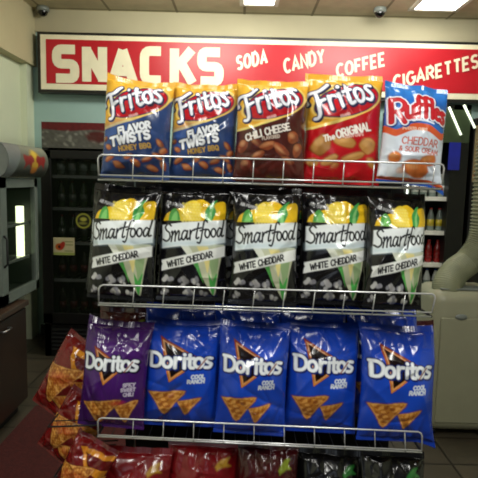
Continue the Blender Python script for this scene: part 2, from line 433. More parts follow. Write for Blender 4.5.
def art_smart():
    a = Art(72, 112, NX, NY, '#0d0c0f')
    # corn and leaves above the band
    a.poly(sm([(5, 34), (9, 27), (22, 22), (33, 20), (36, 15), (44, 12.5), (50, 15), (54, 17), (68, 15), (69, 34)]), '#e6bb20')
    a.poly(sm([(22, 34), (24, 22), (31, 15), (38, 14), (43, 20), (44, 34)]), '#f0d23e')
    for i in range(7):
        for j in range(6):
            a.ell(25.5 + j * 3.2 + (i % 2) * 1.4, 17.5 + i * 2.9, 1.35, 1.2, 0, '#f8e680', .6, 1)
    leaf = lambda p, c: a.poly(sm(p), c)
    leaf([(10, 34), (12, 26), (17, 22), (21, 26), (23, 34)], '#4c9b46'); leaf([(13, 34), (15, 28), (19, 25), (20, 34)], '#7cc06a')
    leaf([(48, 34), (48, 24), (53, 17), (60, 13), (57, 19), (59, 25), (55, 34)], '#3f9a4c'); leaf([(51, 34), (52, 25), (57, 17), (55, 26), (55, 34)], '#86c878')
    # husk below, running to a point
    a.poly(sm([(12, 56), (30, 62), (44, 84), (56, 104), (60, 104), (63, 84), (69, 56)]), '#bcbfa0')
    leaf([(22, 56), (30, 66), (40, 78), (36, 64), (30, 56)], '#d9dccb'); leaf([(50, 66), (56, 84), (56, 102), (62, 84), (64, 62)], '#8fa878')
    leaf([(28, 66), (38, 76), (48, 94), (42, 74)], '#4f9a4a'); leaf([(53, 84), (54, 94), (57.5, 106), (60, 96), (62, 84), (57, 92)], '#48a048')
    leaf([(40, 58), (48, 72), (52, 84), (54, 70), (52, 58)], '#e2d48a')
    # popcorn
    rg = random.Random(12)
    for (x, y, r) in [(11, 91, 5.5), (27, 92, 6.2), (40, 93, 5), (33, 103, 6), (8, 103, 4), (48, 104, 4)]:
        for k in range(9):
            t = rg.uniform(0, 6.28); q = rg.uniform(.3, .8); a.ell(x + r * q * math.cos(t), y + r * q * .9 * math.sin(t), r * rg.uniform(.25, .5), r * rg.uniform(.25, .45), rg.uniform(0, 90), rg.choice(['#b9b8b4', '#a09e9e', '#cfcdc6', '#8b8a90']), 1, 1.2)
    # band with the script
    a.poly([(4, 38.5), (24, 36), (70, 32), (70, 54), (52, 57.5), (24, 58.5), (4, 61)], '#e9eeee')
    a.poly([(4, 55), (70, 51), (70, 55), (52, 58), (24, 58), (4, 60)], '#b8d0d8', .6, 5)
    a.ink(xf(SMART, 5.6, 55.0, -6, .99, .08), 1.8, '#111114')
    # ribbon
    up_ = sm([(4, 72.5), (14, 70), (30, 66.5), (46, 62.5), (58, 60), (70, 57)]); lo_ = [(x, y + 10.5) for x, y in up_]
    a.poly(up_ + lo_[::-1], '#eceee9')
    a.poly([(2, 72), (5, 76), (3, 82)], '#0d0c0f')
    a.ink(text('WHITE CHEDDAR', 10.5, 74, 5.4, .17, -13.5, .1, .98), 1.35, '#16161c')
    # small print at the top corner
    a.ink(text('AIR POPPED', 8, 15, 2.6, .25, 14), .8, '#b8b8b8', .8)
    return a

DOR = [[[(0, -16)] + [(0, 0), (3.5, 0)] + arc(3.5, -8, 7, 8, 90, -90, 9) + [(-1.5, -16)]],
       [arc(16.6, -5.8, 4.3, 5.3, 0, 360, 14)], [[(24.5, -11.5), (24.5, 0)], sm([(24.5, -7), (26.5, -10.6), (30, -10.8)])],
       [[(33.6, -11), (33.6, 0)], [(33.6, -15.2), (33.7, -15)]], [[(38.8, -15), (38.8, -2.5), (40, -.2), (42.4, 0)], [(36.4, -10.8), (42.6, -10.8)]],
       [arc(47.6, -5.8, 4.2, 5.3, 0, 360, 14)], [sm([(60.2, -10.6), (56.6, -11.2), (54.6, -8.8), (57, -6), (59.8, -4), (58.2, -.4), (54.2, -.4)])]]
DOR = [pl for g in DOR for pl in g]

def tri_chip(a, A, B, C, seed):
    d = a.pdist(sm([A, tuple((np.array(A) + B) / 2), B, tuple((np.array(B) + C) / 2), C, tuple((np.array(C) + A) / 2), A], 3)[:-1])
    a.put(d - .8, '#5a2c10', .7, 2); a.put(d, '#b4722a'); 
    n = fourier(a.X / 4.5, a.Y / 4.5, seed)
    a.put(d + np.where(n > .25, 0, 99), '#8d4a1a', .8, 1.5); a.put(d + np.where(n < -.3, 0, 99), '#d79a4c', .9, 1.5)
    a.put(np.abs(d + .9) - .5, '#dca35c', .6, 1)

def doritos_logo(a, x, y, tri, dark, s=.95):
    A, B, C = tri
    d = a.pdist([A, B, C])
    a.put(d - .4, '#150606'); 
    ring = np.abs(d + 1.4) - 1.5
    g = np.clip((a.Y - A[1]) / (C[1] - A[1]), 0, 1)[..., None]
    col = np.array(lin('#7c1f12')) * (1 - g) + np.array(lin('#e08a3a')) * g
    a.put(ring, col); a.put(np.abs(d + 2.0) - .45, '#f0c890', .5)
    L = xf(DOR, x, y, -1, s); dd = a.lines(L); d2 = a.lines([[(px + 1, py + 1) for px, py in pl] for pl in L])
    a.put(d2 - 2.8, dark); a.put(dd - 2.9, dark); a.put(dd - 1.75, '#e9eef4'); a.put(dd - .5, '#ffffff', .6)
    a.put(a.seg([(x + 44.5, y + .5), (x + 52, y - 10.5)]) - .8, '#8a3a20', .85)

def art_blue(words=('COOL', 'RANCH')):
    a = Art(72, 120, NX, NY, '#123aa6')
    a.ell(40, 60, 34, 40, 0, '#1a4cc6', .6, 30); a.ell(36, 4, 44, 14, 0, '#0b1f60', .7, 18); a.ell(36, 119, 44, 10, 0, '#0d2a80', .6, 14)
    doritos_logo(a, 7, 50, ((15, 17), (55, 40), (25, 66)), '#0b2068')
    for w, x, y in ((words[0], 46, 57.5), (words[1], 42.5, 63)):
        a.ink(text(w, x, y, 3.9, .22, -4, .15, 1.05), 1.25, '#dfe6ee')
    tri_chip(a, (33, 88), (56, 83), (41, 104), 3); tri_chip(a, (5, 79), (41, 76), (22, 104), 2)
    return a

def art_purple():
    a = Art(72, 120, NX, NY, '#3a1256')
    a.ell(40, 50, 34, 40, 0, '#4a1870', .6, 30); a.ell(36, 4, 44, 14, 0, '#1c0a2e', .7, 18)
    doritos_logo(a, 5.5, 51, ((14, 26), (50, 46), (28, 68)), '#160a30')
    for w, x, y in (('SPICY', 50, 65), ('SWEET', 48, 70.5), ('CHILI', 50.5, 76)):
        a.ink(text(w, x, y, 3.7, .22, -3, .1), 1.1, '#cfc4da')
    tri_chip(a, (40, 92), (66, 84), (52, 112), 7); tri_chip(a, (6, 90), (48, 84), (24, 114), 6)
    a.ell(44, 88, 7, 2.5, -10, '#c02a1a', .7, 3)
    return a

def art_nacho():
    a = Art(72, 120, NX, NY, '#6a0f10')
    a.poly([(20, 14), (72, 8), (70, 46), (40, 40)], '#c9801c'); a.poly([(30, 20), (72, 15), (72, 30), (44, 34)], '#5c0d0c')
    a.ell(36, 2, 44, 8, 0, '#5c0d0c', .8, 8)
    tri_chip(a, (26, 92), (72, 62), (64, 112), 11); tri_chip(a, (-2, 52), (56, 34), (26, 104), 12)
    tri_chip(a, (44, 56), (74, 40), (70, 82), 15); a.ell(30, 60, 20, 8, -20, '#b5381a', .55, 8); a.ell(52, 92, 14, 5, 20, '#a82a14', .5, 6)
    return a

def art_dark(base, glow, accent, seed):
    a = Art(72, 120, NX, NY, base)
    a.ell(36, 60, 36, 36, 0, glow, .7, 30)
    a.poly([(16, 50), (60, 54), (36, 84)], accent, .6); a.poly([(22, 53), (53, 56), (36, 76)], base)
    a.ink(xf(DOR, 8, 62, -2, .92), 2.4, '#b0a8a0')
    tri_chip(a, (8, 84), (44, 80), (26, 108), seed)
    a.poly(sm([(48, 22), (54, 15), (62, 13), (60, 18), (64, 22), (57, 22), (50, 26)]), accent, .9, 2)
    return a

# ------------------------------------------------------------------ bags
def make_bag(name, art, w, h, depth, seed, label, ear=.02, tilt=0., wr=1.0, ear_l=0, tail=0, bend=.012, pinch=.05):
    """a pillow bag: flat crimped seals top and bottom, a puffed creased body between them; origin at its bottom middle, front towards -y"""
    ny, nx = art.ny, art.nx
    u, v = np.meshgrid(np.linspace(0, 1, nx), np.linspace(0, 1, ny))          # v down
    rg = np.random.RandomState(seed)
    st, sb = .055, .035                                                      # seal heights
    vb = np.clip((v - st) / (1 - st - sb), 0, 1)
    c = 2 * u - 1
    prof = np.power(np.clip(np.sin(np.pi * np.power(vb, .82)), 0, 1), .55)
    cross = np.power(np.clip(1 - np.abs(c) ** 2.4, 0, 1), .62)
    body = prof * cross
    # creases
    x, y = u * w, v * h
    z = np.zeros_like(u)
    for k in range(int(30 * wr)):
        px, py = rg.uniform(0, w), rg.uniform(.03, 1) * h
        if k % 2: py = rg.uniform(.04, .30) * h
        elif k % 6 == 0: py = rg.uniform(.8, .97) * h
        an = rg.uniform(0, np.pi); L = rg.uniform(.12, .35) * w; wd = rg.uniform(.012, .035) * w
        amp = rg.uniform(.25, 1) * .0085 * (1 if rg.rand() < .5 else -1)
        t = (x - px) * math.cos(an) + (y - py) * math.sin(an); d = -(x - px) * math.sin(an) + (y - py) * math.cos(an) + .25 * t * t / L * rg.uniform(-1, 1)
        z += amp * np.exp(-np.sqrt(d * d + 1.2e-5) / wd) * np.exp(-(t / L) ** 2 * 2)
    for k in range(int(7 * wr)):
        px, py = rg.uniform(.1, .9) * w, rg.uniform(.1, .9) * h
        an = rg.uniform(-.9, .9) + (np.pi / 2 if rg.rand() < .55 else 0); L = rg.uniform(.35, .8) * w; wd = rg.uniform(.03, .06) * w
        t = (x - px) * math.cos(an) + (y - py) * math.sin(an); d = -(x - px) * math.sin(an) + (y - py) * math.cos(an) + .3 * t * t / L * rg.uniform(-1, 1)
        z += rg.uniform(.5, 1) * .009 * (1 if rg.rand() < .6 else -1) * np.exp(-np.sqrt(d * d + 1.5e-5) / wd) * np.exp(-(t / L) ** 2 * 2)
    # fans of folds running out of the seals
    for (d0, amp) in ((vb, .011), (1 - vb, .008)):
        f = np.clip(1 - d0 / .26, 0, 1) ** 1.4 * np.clip(d0 / .02, 0, 1)
        q = fourier(c * 2.6 * (1 - .35 * d0), d0 * .7, seed + 5, 8, .5, 1.5)
        z += wr * amp * (np.abs(q) * 1.6 - .5) * f
    z += wr * .0046 * fourier(x / .06, y / .07, seed + 9, 10, .5, 1.6) * np.clip(body * 1.6, 0, 1)
    edgefade = np.clip((1 - np.abs(c)) / .10, 0, 1)
    z = z * edgefade * np.where((v < st) | (v > 1 - sb), .15, 1)
    thick = depth * body + z
    # outline
    half = w / 2 * (1 - pinch * np.sin(np.pi * np.clip(vb, 0, 1)) ** .8 + .004 * fourier(c * 0 + v * 9, v * 0, seed + 2))
    X = c * half
    top_edge = ear * h * np.abs(c) ** 2.2 + tilt * h * c * .5 + ear_l * h * np.clip(-c, 0, 1) ** 3
    top_edge = top_edge + .006 * h * fourier(c * 2, c * 0, seed + 3)
    Z = h * (1 - v) + top_edge * np.clip(1 - v / .3, 0, 1) ** 1.5
    # a loose lower right corner hanging out
    tl = np.clip(c - .55, 0, 1) / .45 * np.clip((v - .82) / .18, 0, 1)
    Z = Z - tail * h * tl ** 1.5; X = X + tail * h * .7 * tl ** 1.2
    Zig = np.where(np.arange(nx) % 2 == 0, .0016, -.0016)
    Z[0] += Zig; Z[-1] -= Zig
    wav = (.011 * fourier(c * 1.3, c * 0, seed + 4)) * (np.clip(1 - vb / .25, 0, 1) ** 2)
    crimp = .00012 * np.where(np.arange(nx) % 4 < 2, 1, -1)[None, :] * (v < st)
    Yf = -thick + wav + crimp
    wav = wav + bend * np.clip(1 - v / .28, 0, 1) ** 1.6
    Yf = Yf + bend * np.clip(1 - v / .28, 0, 1) ** 1.6
    mid = wav
    NB = 6
    cols = []
    for k in range(1, NB + 1):
        cu = 1 - 2 * k / (NB + 1)
        i = int(round((cu + 1) / 2 * (nx - 1)))
        cols.append((cu, i))
    rgb = np.concatenate([art.img, np.ones((ny, nx, 1))], 2)
    # row blocks: top seal, body, bottom seal
    k0 = int(round(st * (ny - 1))); k1 = int(round((1 - sb) * (ny - 1)))
    root = None
    def block(nm, a, b, back, parent):
        rows = b - a + 1
        V = np.stack([X[a:b + 1], Yf[a:b + 1], Z[a:b + 1]], 2).reshape(-1, 3)
        C = rgb[a:b + 1].reshape(-1, 4)
        idx = np.arange(rows * nx).reshape(rows, nx)
        Fq = [np.stack([idx[:-1, :-1], idx[1:, :-1], idx[1:, 1:], idx[:-1, 1:]], 2).reshape(-1, 4)]
        if back:
            add = []; addc = []
            for cu, i in cols:
                bz = mid[a:b + 1, i] + depth * .75 * body[a:b + 1, i]
                add.append(np.stack([half[a:b + 1, 0] * cu, bz, Z[a:b + 1, i]], 1)); addc.append(rgb[a:b + 1, 0 if cu < 0 else -1])
            Vb = np.stack(add, 1).reshape(-1, 3); Cb = np.stack(addc, 1).reshape(-1, 4)
            ib = (np.arange(rows * NB) + rows * nx).reshape(rows, NB)
            seq = np.concatenate([idx[:, -1:], ib, idx[:, :1]], 1)
            Fq.append(np.stack([seq[:-1, :-1], seq[1:, :-1], seq[1:, 1:], seq[:-1, 1:]], 2).reshape(-1, 4))
            V = np.concatenate([V, Vb]); C = np.concatenate([C, Cb])
        Fq = np.concatenate(Fq)
        me = bpy.data.meshes.new(nm)
        me.vertices.add(len(V)); me.vertices.foreach_set('co', V.astype(np.float32).ravel())
        me.loops.add(len(Fq) * 4); me.loops.foreach_set('vertex_index', Fq.astype(np.int32).ravel())
        me.polygons.add(len(Fq)); me.polygons.foreach_set('loop_start', np.arange(0, len(Fq) * 4, 4, dtype=np.int32))
        me.update(calc_edges=True)
        me.polygons.foreach_set('use_smooth', np.ones(len(Fq), bool))
        ca = me.color_attributes.new('print', 'FLOAT_COLOR', 'POINT'); ca.data.foreach_set('color', C.astype(np.float32).ravel())
        me.materials.append(M['film']); me.validate()
        o = bpy.data.objects.new(nm, me); COL.objects.link(o)
        if parent: o.parent = parent
        return o
    root = block(name, k0, k1, True, None)
    block('top_seal', 0, k0, False, root); block('bottom_seal', k1, ny - 1, False, root)
    tag(root, label, 'snack bag')
    return root

def flat_art(name, art, W, H, m, parent=None, curve=None):
    """a printed panel in the x-z plane, facing -y, origin at its lower left corner"""
    ny, nx = art.ny, art.nx
    u, v = np.meshgrid(np.linspace(0, 1, nx), np.linspace(0, 1, ny))
    X = u * W; Z = (1 - v) * H; Y = np.zeros_like(X) if curve is None else curve(u, v)
    V = np.stack([X, Y, Z], 2).reshape(-1, 3); idx = np.arange(nx * ny).reshape(ny, nx)
    Fq = np.stack([idx[:-1, :-1], idx[1:, :-1], idx[1:, 1:], idx[:-1, 1:]], 2).reshape(-1, 4)
    me = bpy.data.meshes.new(name); me.from_pydata(V.tolist(), [], Fq.tolist()); me.update()
    for p in me.polygons: p.use_smooth = True
    C = np.concatenate([art.img, np.ones((ny, nx, 1))], 2).reshape(-1, 4)
    ca = me.color_attributes.new('print', 'FLOAT_COLOR', 'POINT'); ca.data.foreach_set('color', C.astype(np.float32).ravel())
    me.materials.append(m)
    o = bpy.data.objects.new(name, me); COL.objects.link(o)
    if parent: o.parent = parent
    return o

# ================================================================== setting
YB = 4.95; XL = -1.98; XR = 3.0; YN = -1.6
ZC = atY(150, 13, YB).z
struct(box('floor', XL - .6, XR + .1, YN, YB + .1, -.1, 0, M['floor']))
struct(box('ceiling', XL - .6, XR + .1, YN, YB + .1, ZC, ZC + .1, M['ceil']))
struct(box('wall_back', XL - .6, XR + .1, YB, YB + .1, 0, ZC, M['wall_teal']))
struct(box('wall_right', XR, XR + .1, YN, YB, 0, ZC, M['wall']))
struct(box('wall_left', XL - .12, XL - .02, YN, YB, 0, ZC, M['wall']))
sx = atY(35, 40, YB - .02).x
sz = atY(35, 67, YB).z
struct(box('trim_1', XL - .02, sx, YN, YB, sz, ZC, M['soffit']))               # soffit above the counter
struct(box('trim_2', XL - .02, sx - .03, YB - .16, YB, 0, sz, M['wall']))        # corner post under the soffit
struct(box('trim_3', XL - .02, XL + .012, 3.9, 3.96, 0, sz, M['wall']))
struct(box('wall_upper', sx, XR, YB - .03, YB, atY(200, 34, YB).z - .02, ZC, M['wall_band']))
struct(box('baseboard_back', sx, XR, YB - .015, YB, 0, .1, M['dark_metal']))

# ---- sign
YS = YB - .12
pTL = atY(37, 31, YS); pBL = atY(37, 92.5, YS)
x0s = pTL.x; z1s = pTL.z - .005; z0s = pBL.z; x1s = 2.62
sign = thing('shop_sign', 'long red sign board with cream border reading SNACKS, above the coolers', 'sign', ((x0s + x1s) / 2, YS, z0s))
def at_sign(o): o.parent = sign; o.matrix_parent_inverse = Matrix.Translation(-Vector(sign.location)); return o
fr = bmesh.new(); t = .03
bx(fr, x0s, x1s, YS, YB - .035, z0s, z1s); at_sign(obj('frame', fr, M['sign_frame']))
bx_ = bmesh.new(); bx(bx_, x0s + t, x1s - t, YS - .008, YS + .01, z0s + t * 1.0, z1s - t * .8); at_sign(obj('border', bx_, M['sign_cream']))
b_ = .052
rx0, rx1, rz0, rz1 = x0s + t + b_, x1s - t - b_, z0s + t + b_, z1s - t * .8 - b_ * .8
bm = bmesh.new(); bx(bm, rx0, rx1, YS - .012, YS, rz0, rz1); at_sign(obj('red_face', bm, M['sign_red']))

def ribbon(bm, strokes, width, y):
    """flat strokes with mitred corners; strokes are in world x / z on the plane y"""
    for pl in strokes:
        y -= .0006
        P = [Vector((a, b)) for a, b in pl]; L = []; Rr = []
        for i, p in enumerate(P):
            d0 = (P[i] - P[i - 1]).normalized() if i else (P[1] - P[0]).normalized()
            d1 = (P[i + 1] - P[i]).normalized() if i < len(P) - 1 else d0
            n0 = Vector((-d0.y, d0.x)); n1 = Vector((-d1.y, d1.x)); nn = n0 + n1
            nn = nn.normalized() if nn.length > 1e-4 else n0
            k = width / 2 / max(.45, nn.dot(n0))
            L.append(bm.verts.new((p.x + nn.x * k, y, p.y + nn.y * k))); Rr.append(bm.verts.new((p.x - nn.x * k, y, p.y - nn.y * k)))
        for i in range(len(P) - 1):
            bm.faces.new((L[i], L[i + 1], Rr[i + 1], Rr[i]))

def rc(pts, r=.16, n=4):
    """round the corners of a polyline"""
    out = [pts[0]]
    for a, b, c in zip(pts, pts[1:], pts[2:]):
        A, B, C = Vector(a), Vector(b), Vector(c); p = B + (A - B).normalized() * r; q = B + (C - B).normalized() * r
        for k in range(n + 1):
            t = k / n; w_ = p * (1 - t) ** 2 + B * 2 * t * (1 - t) + q * t * t; out.append((w_.x, w_.y))
    return out + [pts[-1]]
BLOCK = {'S': [rc([(.72, 0), (0, 0), (0, .5), (.7, .5), (.7, 1), (-.04, 1)], .2)],
         'N': [[(0, 1.1), (0, -.1)], [(0, 0), (.7, 1)], [(.7, 1.1), (.7, -.1)]],
         'A': [[(-.05, 1.1), (.34, -.02)], [(.34, -.02), (.74, 1.1)], [(.14, .72), (.56, .72)]],
         'C': [rc([(.68, 0), (0, 0), (0, 1), (.68, 1)], .24)],
         'K': [[(0, 1.1), (0, -.1)], [(.68, -.08), (.1, .55)], [(.26, .38), (.72, 1.08)]]}
YT = YS - .0145
def sgn(px, py): p = atY(px, py, YT); return (p.x, p.z)
bm = bmesh.new()
for ch, xa, xb in (('S', 52, 79), ('N', 82, 107), ('A', 109, 137), ('C', 140, 166), ('K', 170, 197), ('S', 197.5, 224)):
    A = sgn(xa + 4.5, 49.5 + .6 * (xa - 52) / 172 * 2); Bq = sgn(xb - 4.5, 49.5 + .6); zt = sgn((xa + xb) / 2, 49.3 + (xa - 52) * .02)[1]; zb = sgn((xa + xb) / 2, 78.3 + (xa - 52) * .02)[1]
    ribbon(bm, [[(A[0] + px / .7 * (Bq[0] - A[0]), zt + (zb - zt) * py) for px, py in pl] for pl in BLOCK[ch]], .083, YT)
at_sign(obj('snacks_lettering', bm, M['sign_cream']))
def word(nm, s, x, y, h, ang, gap=.2, xs=1., sw=.019):
    """a word drawn in photo-like units on the sign's own plane: scaled to metres there"""
    o = Vector(sgn(x, y)); k = (Vector(sgn(x + 10, y)) - Vector(sgn(x, y))).length / 10
    st = text(s, 0, 0, h, gap, ang, .16, xs)
    bm = bmesh.new(); ribbon(bm, [[(o.x + px * k, o.y - py * k) for px, py in pl] for pl in st], sw, YT)
    at_sign(obj(nm, bm, M['sign_cream']))
word('soda_lettering', 'SODA', 238, 57, 12, -13.5, .24, .72, .023)
word('candy_lettering', 'CANDY', 285.5, 60, 12.5, -16, .22, .77, .023)
word('coffee_lettering', 'COFFEE', 338, 65, 11.5, -15, .26, .9, .023)
word('cigarettes_lettering', 'CIGARETTES', 395, 76.5, 11.5, -15.5, .26, .98, .023)

# ---- ceiling lights seen at the top edge
def ceiling_light(x0, x1, y0, y1, label):
    t = thing('ceiling_light', label, 'ceiling light', ((x0 + x1) / 2, (y0 + y1) / 2, ZC), 'recessed ceiling light panels')
    bm = bmesh.new(); w, d = (x1 - x0) / 2, (y1 - y0) / 2
    for a in (-1, 1):
        bx(bm, -w - .02, w + .02, a * d - .02, a * d + .02, -.012, 0); bx(bm, a * w - .02, a * w + .02, -d, d, -.012, 0)
    obj('frame', bm, M['white'], t)
    bm = bmesh.new(); bx(bm, -w, w, -d, d, -.008, 0); obj('diffuser', bm, M['panel_lamp'], t)
a = atZ(242, 4, ZC); b = atZ(276, 4.5, ZC); ceiling_light(a.x, b.x, a.y - .6, a.y, 'bright ceiling panel above the gap between SODA and CANDY')
a = atZ(411, 9, ZC); b = atZ(456, 10, ZC); ceiling_light(a.x, b.x, a.y - .6, a.y, 'bright ceiling panel above the CIGARETTES word')

# ---- security cameras
def sec_cam(px, py, label, big=1.):
    p = atZ(px, py - 4, ZC); p.y = min(p.y, YB - .1)
    t = thing('security_camera', label, 'security camera', (p.x, p.y, ZC), 'dome security cameras')
    bm = bmesh.new(); lathe(bm, [(.05 * big, 0), (.055 * big, -.012), (.055 * big, -.03), (.045 * big, -.04)], 20); obj('housing', bm, M['grey'], t, True)
    bm = bmesh.new(); lathe(bm, [(.044 * big, -.036)] + [(.044 * big * math.cos(R(q)), -.04 - .042 * big * math.sin(R(q))) for q in range(0, 90, 12)] + [(.001, -.04 - .042 * big)], 20)
    obj('dome', bm, M['dome'], t, True)
sec_cam(43, 11, 'dark dome security camera in the ceiling corner above the left end of the sign')
sec_cam(380, 12, 'dark dome security camera on the ceiling beside the right light panel')

# ================================================================== back left cooler
YF = 4.30
cl = atY(41, 200, YF).x; cw = .80
ctop = atY(75, 122, YF).z; ch0 = atY(75, 148, YF).z
cool = thing('drinks_cooler', 'tall black glass-door drinks cooler with red and grey printed header, back left', 'drinks cooler', (cl + cw / 2, YF, 0))
def CP(nm, bm, m, smooth=False): return obj(nm, bm, m, cool, smooth)
bm = bmesh.new(); hw = cw / 2; D = .58
bx(bm, -hw, -hw + .05, .04, D, 0.0, ch0); bx(bm, hw - .05, hw, .04, D, 0, ch0); bx(bm, -hw, hw, D - .04, D, 0, ctop); bx(bm, -hw, hw, .04, D, ch0, ctop); bx(bm, -hw, hw, .04, D, 0, .28)
CP('cabinet', bm, M['cooler_black'])
ha = Art(80, 26, 120, 40, '#55534c')
ha.poly([(-1, -1), (81, -1), (81, 7), (60, 8), (40, 7), (22, 9), (-1, 7)], '#5e1216'); ha.mottle(4, .25, 5)
ha.poly(sm([(36, 12), (44, 9), (56, 10), (66, 8), (81, 9), (81, 19), (70, 20), (60, 17), (48, 20), (39, 18)]), '#4a1512', .95, 2)
for k in range(5): ha.ell(48 + k * 7, 13, 1, 5, 20, '#8d4a38', .5, 2)
rgh = random.Random(5)
for k in range(90):
    ha.ell(rgh.uniform(0, 80), rgh.uniform(8, 24), rgh.uniform(.8, 2.6), rgh.uniform(.6, 1.6), rgh.uniform(0, 90), rgh.choice(['#8b897e', '#6a685e', '#454238', '#9c9a90']), .55, 1.2)
ha.poly(sm([(36, 12), (44, 9), (56, 10), (66, 8), (81, 9), (81, 19), (70, 20), (60, 17), (48, 20), (39, 18)]), '#4a1512', .85, 3)
hp = flat_art('header_panel', ha, cw, ctop - ch0, M['print'], cool); hp.location = (-hw, .036, ch0)
hb = bmesh.new(); bx(hb, -hw, hw, .038, .06, ch0, ctop); obj('header_box', hb, M['cooler_black'], cool)
dz1, dz0 = ch0 - .02, .30
dr = bmesh.new()
for s in (-1, 1): bx(dr, min(s * hw, s * (hw - .085)), max(s * hw, s * (hw - .085)), 0, .038, dz0, dz1, .004)
bx(dr, -hw, hw, 0, .038, dz1 - .07, dz1, .004); bx(dr, -hw, hw, 0, .038, dz0, dz0 + .09, .004)
door = CP('door', dr, M['cooler_black'])
g = bmesh.new(); bx(g, -hw + .085, hw - .085, .014, .02, dz0 + .09, dz1 - .07); obj('glass', g, M['glass_dark'], door)
h_ = bmesh.new(); tube(h_, [(hw - .05, 0, 1.0), (hw - .05, -.035, 1.02), (hw - .05, -.035, 1.38), (hw - .05, 0, 1.4)], .009); obj('handle', h_, M['silver'], door, True)
gr = bmesh.new()
for k in range(6): bx(gr, -hw + .06, hw - .06, .02, .045, .06 + k * .035, .075 + k * .035)
CP('base_grille', gr, M['dark_metal'])
# stickers on the glass
st = Art(22, 17, 44, 34, '#b8ad86'); st.ell(6, 9, 4, 3.4, 0, '#b0561e'); st.ell(9, 8, 2.6, 4.6, 30, '#a02a18'); st.ell(6, 9, 1.4, 1.4, 0, '#3a1a10')
st.ink([[(12, 4), (20, 4)], [(13, 7), (20, 7)], [(12, 13), (20, 13)]], .9, '#6f7a3c'); st.poly([(0, 14.5), (22, 14.5), (22, 17), (0, 17)], '#8d9a4a')
p0 = atY(53, 255, YF); p1 = atY(74, 238, YF)
so = flat_art('flower_sticker', st, p1.x - p0.x, p1.z - p0.z, M['print'], door); so.location = (p0.x - cl - hw, .0125, p0.z)
st = Art(20, 20, 44, 44, '#0c0e08'); st.ell(10, 10, 9.6, 9.6, 0, '#8a8a30'); st.ell(10, 10, 7.4, 7.4, 0, '#1c1c10'); st.ell(10, 8, 4, 2.4, 0, '#b9b44a', .8, 1.5); st.ell(9, 13, 5, 1.6, 0, '#8d8a3a', .8, 1.5)
bm = bmesh.new(); p0 = atY(83, 221, YF); rr = .067
so = flat_art('round_sticker', st, rr * 2, rr * 2, M['print'], door); so.location = (p0.x - cl - hw - rr, .0125, p0.z - rr)
# shelves in it and bottles on them
levels = [dz0 + .1, atY(75, 311, YF + .25).z, atY(75, 262, YF + .25).z, atY(75, 210, YF + .25).z, atY(75, 184, YF + .25).z]
levels = [.34, .66, .98, 1.27, 1.54]
for z in levels:
    b = bmesh.new()
    for k in range(12): tube(b, [(-hw + .06 + k * (cw - .12) / 11, .08, z), (-hw + .06 + k * (cw - .12) / 11, D - .06, z)], .004, 6)
    bx(b, -hw + .055, hw - .055, .07, .085, z - .012, z + .014)
    CP('wire_shelf', b, M['grey'])
def bottle(label, cols, hgt=.22, rad=.031, grp=None):
    t = thing('drink_bottle', label, 'bottle', (0, 0, 0), grp)
    b = bmesh.new(); lathe(b, [(rad * .9, 0), (rad, .01), (rad, hgt * .55), (rad * .9, hgt * .66), (rad * .45, hgt * .86), (rad * .4, hgt * .94)], 14); obj('body', b, cols[0], t, True)
    b = bmesh.new(); lathe(b, [(rad * 1.01, hgt * .2), (rad * 1.015, hgt * .5)], 14); obj('wrap', b, cols[1], t, True)
    b = bmesh.new(); lathe(b, [(rad * .46, hgt * .93), (rad * .46, hgt), (rad * .3, hgt * 1.0)], 12); obj('cap', b, cols[2], t, True)
    return t
BC = {k: mat('drink ' + k, c, .2) for k, c in dict(pale='#4a5148', olive='#2c3a24', wine='#4a1414', dark='#1c1411', red='#8c1a1a', amber='#5a3a1c', green='#3d5c34', clear='#77837c', yellow='#b9a52c', white='#c9ccc6', blue='#24448a', brown='#3b1c12').items()}
kinds = [('dim pale bottle on a high shelf of the back left cooler', ('pale', 'clear', 'pale')), ('dim green bottle on a middle shelf of the back left cooler', ('olive', 'pale', 'wine')),
         ('dim dark red bottle on a low shelf of the back left cooler', ('dark', 'wine', 'dark'))]
lv_kind = [2, 2, 1, 1, 0]
protos = {}
for li, z in enumerate(levels):
    for k in range(7):
        loc = (cl + .115 + k * .095, YF + .16, z + .015)
        kd = lv_kind[li]
        if kd not in protos:
            protos[kd] = bottle(kinds[kd][0], [BC[c] for c in kinds[kd][1]], .22 if z < 1.5 else .2, .033, 'bottles in the back left cooler'); protos[kd].location = loc
        else: dup(protos[kd], loc)

# ================================================================== counter, mini cooler on the left
XC = -1.37; YC0, YC1 = 1.2, 3.30
zc = atX(33, 296, XC).z
cab = thing('counter_cabinet', 'dark brown counter cabinet along the left wall below the small cooler', 'cabinet', (XC - .28, (YC0 + YC1) / 2, 0))
def KP(nm, x0, x1, y0, y1, z0, z1, m, par=None, bev=0):
    b = bmesh.new(); bx(b, x0 - cab.location.x, x1 - cab.location.x, y0 - cab.location.y, y1 - cab.location.y, z0, z1, bev); return obj(nm, b, m, par or cab)
KP('carcass', XL + .0, XC - .02, YC0, YC1, .08, zc - .035, M['wood'])
KP('toe_kick', XL, XC - .06, YC0, YC1 - .02, 0, .08, M['black_metal'])
nd = 4; dw = (YC1 - YC0) / nd
for k in range(nd):
    y0, y1 = YC0 + k * dw + .004, YC0 + (k + 1) * dw - .004
    d_ = KP('cabinet_door', XC - .02, XC, y0, y1, .09, zc - .05, M['wood'], bev=.003)
    hy = y0 + .05 if k == nd - 1 else y1 - .05
    hy = atX(4, 330, XC).y if k == nd - 1 else hy
    hz = atX(4, 330, XC).z
    b = bmesh.new(); ox, oy = cab.location.x, cab.location.y
    tube(b, [(XC - ox, hy - .045 - oy, hz), (XC + .025 - ox, hy - .045 - oy, hz), (XC + .025 - ox, hy + .045 - oy, hz), (XC - ox, hy + .045 - oy, hz)], .006); obj('handle', b, M['silver'], d_, True)
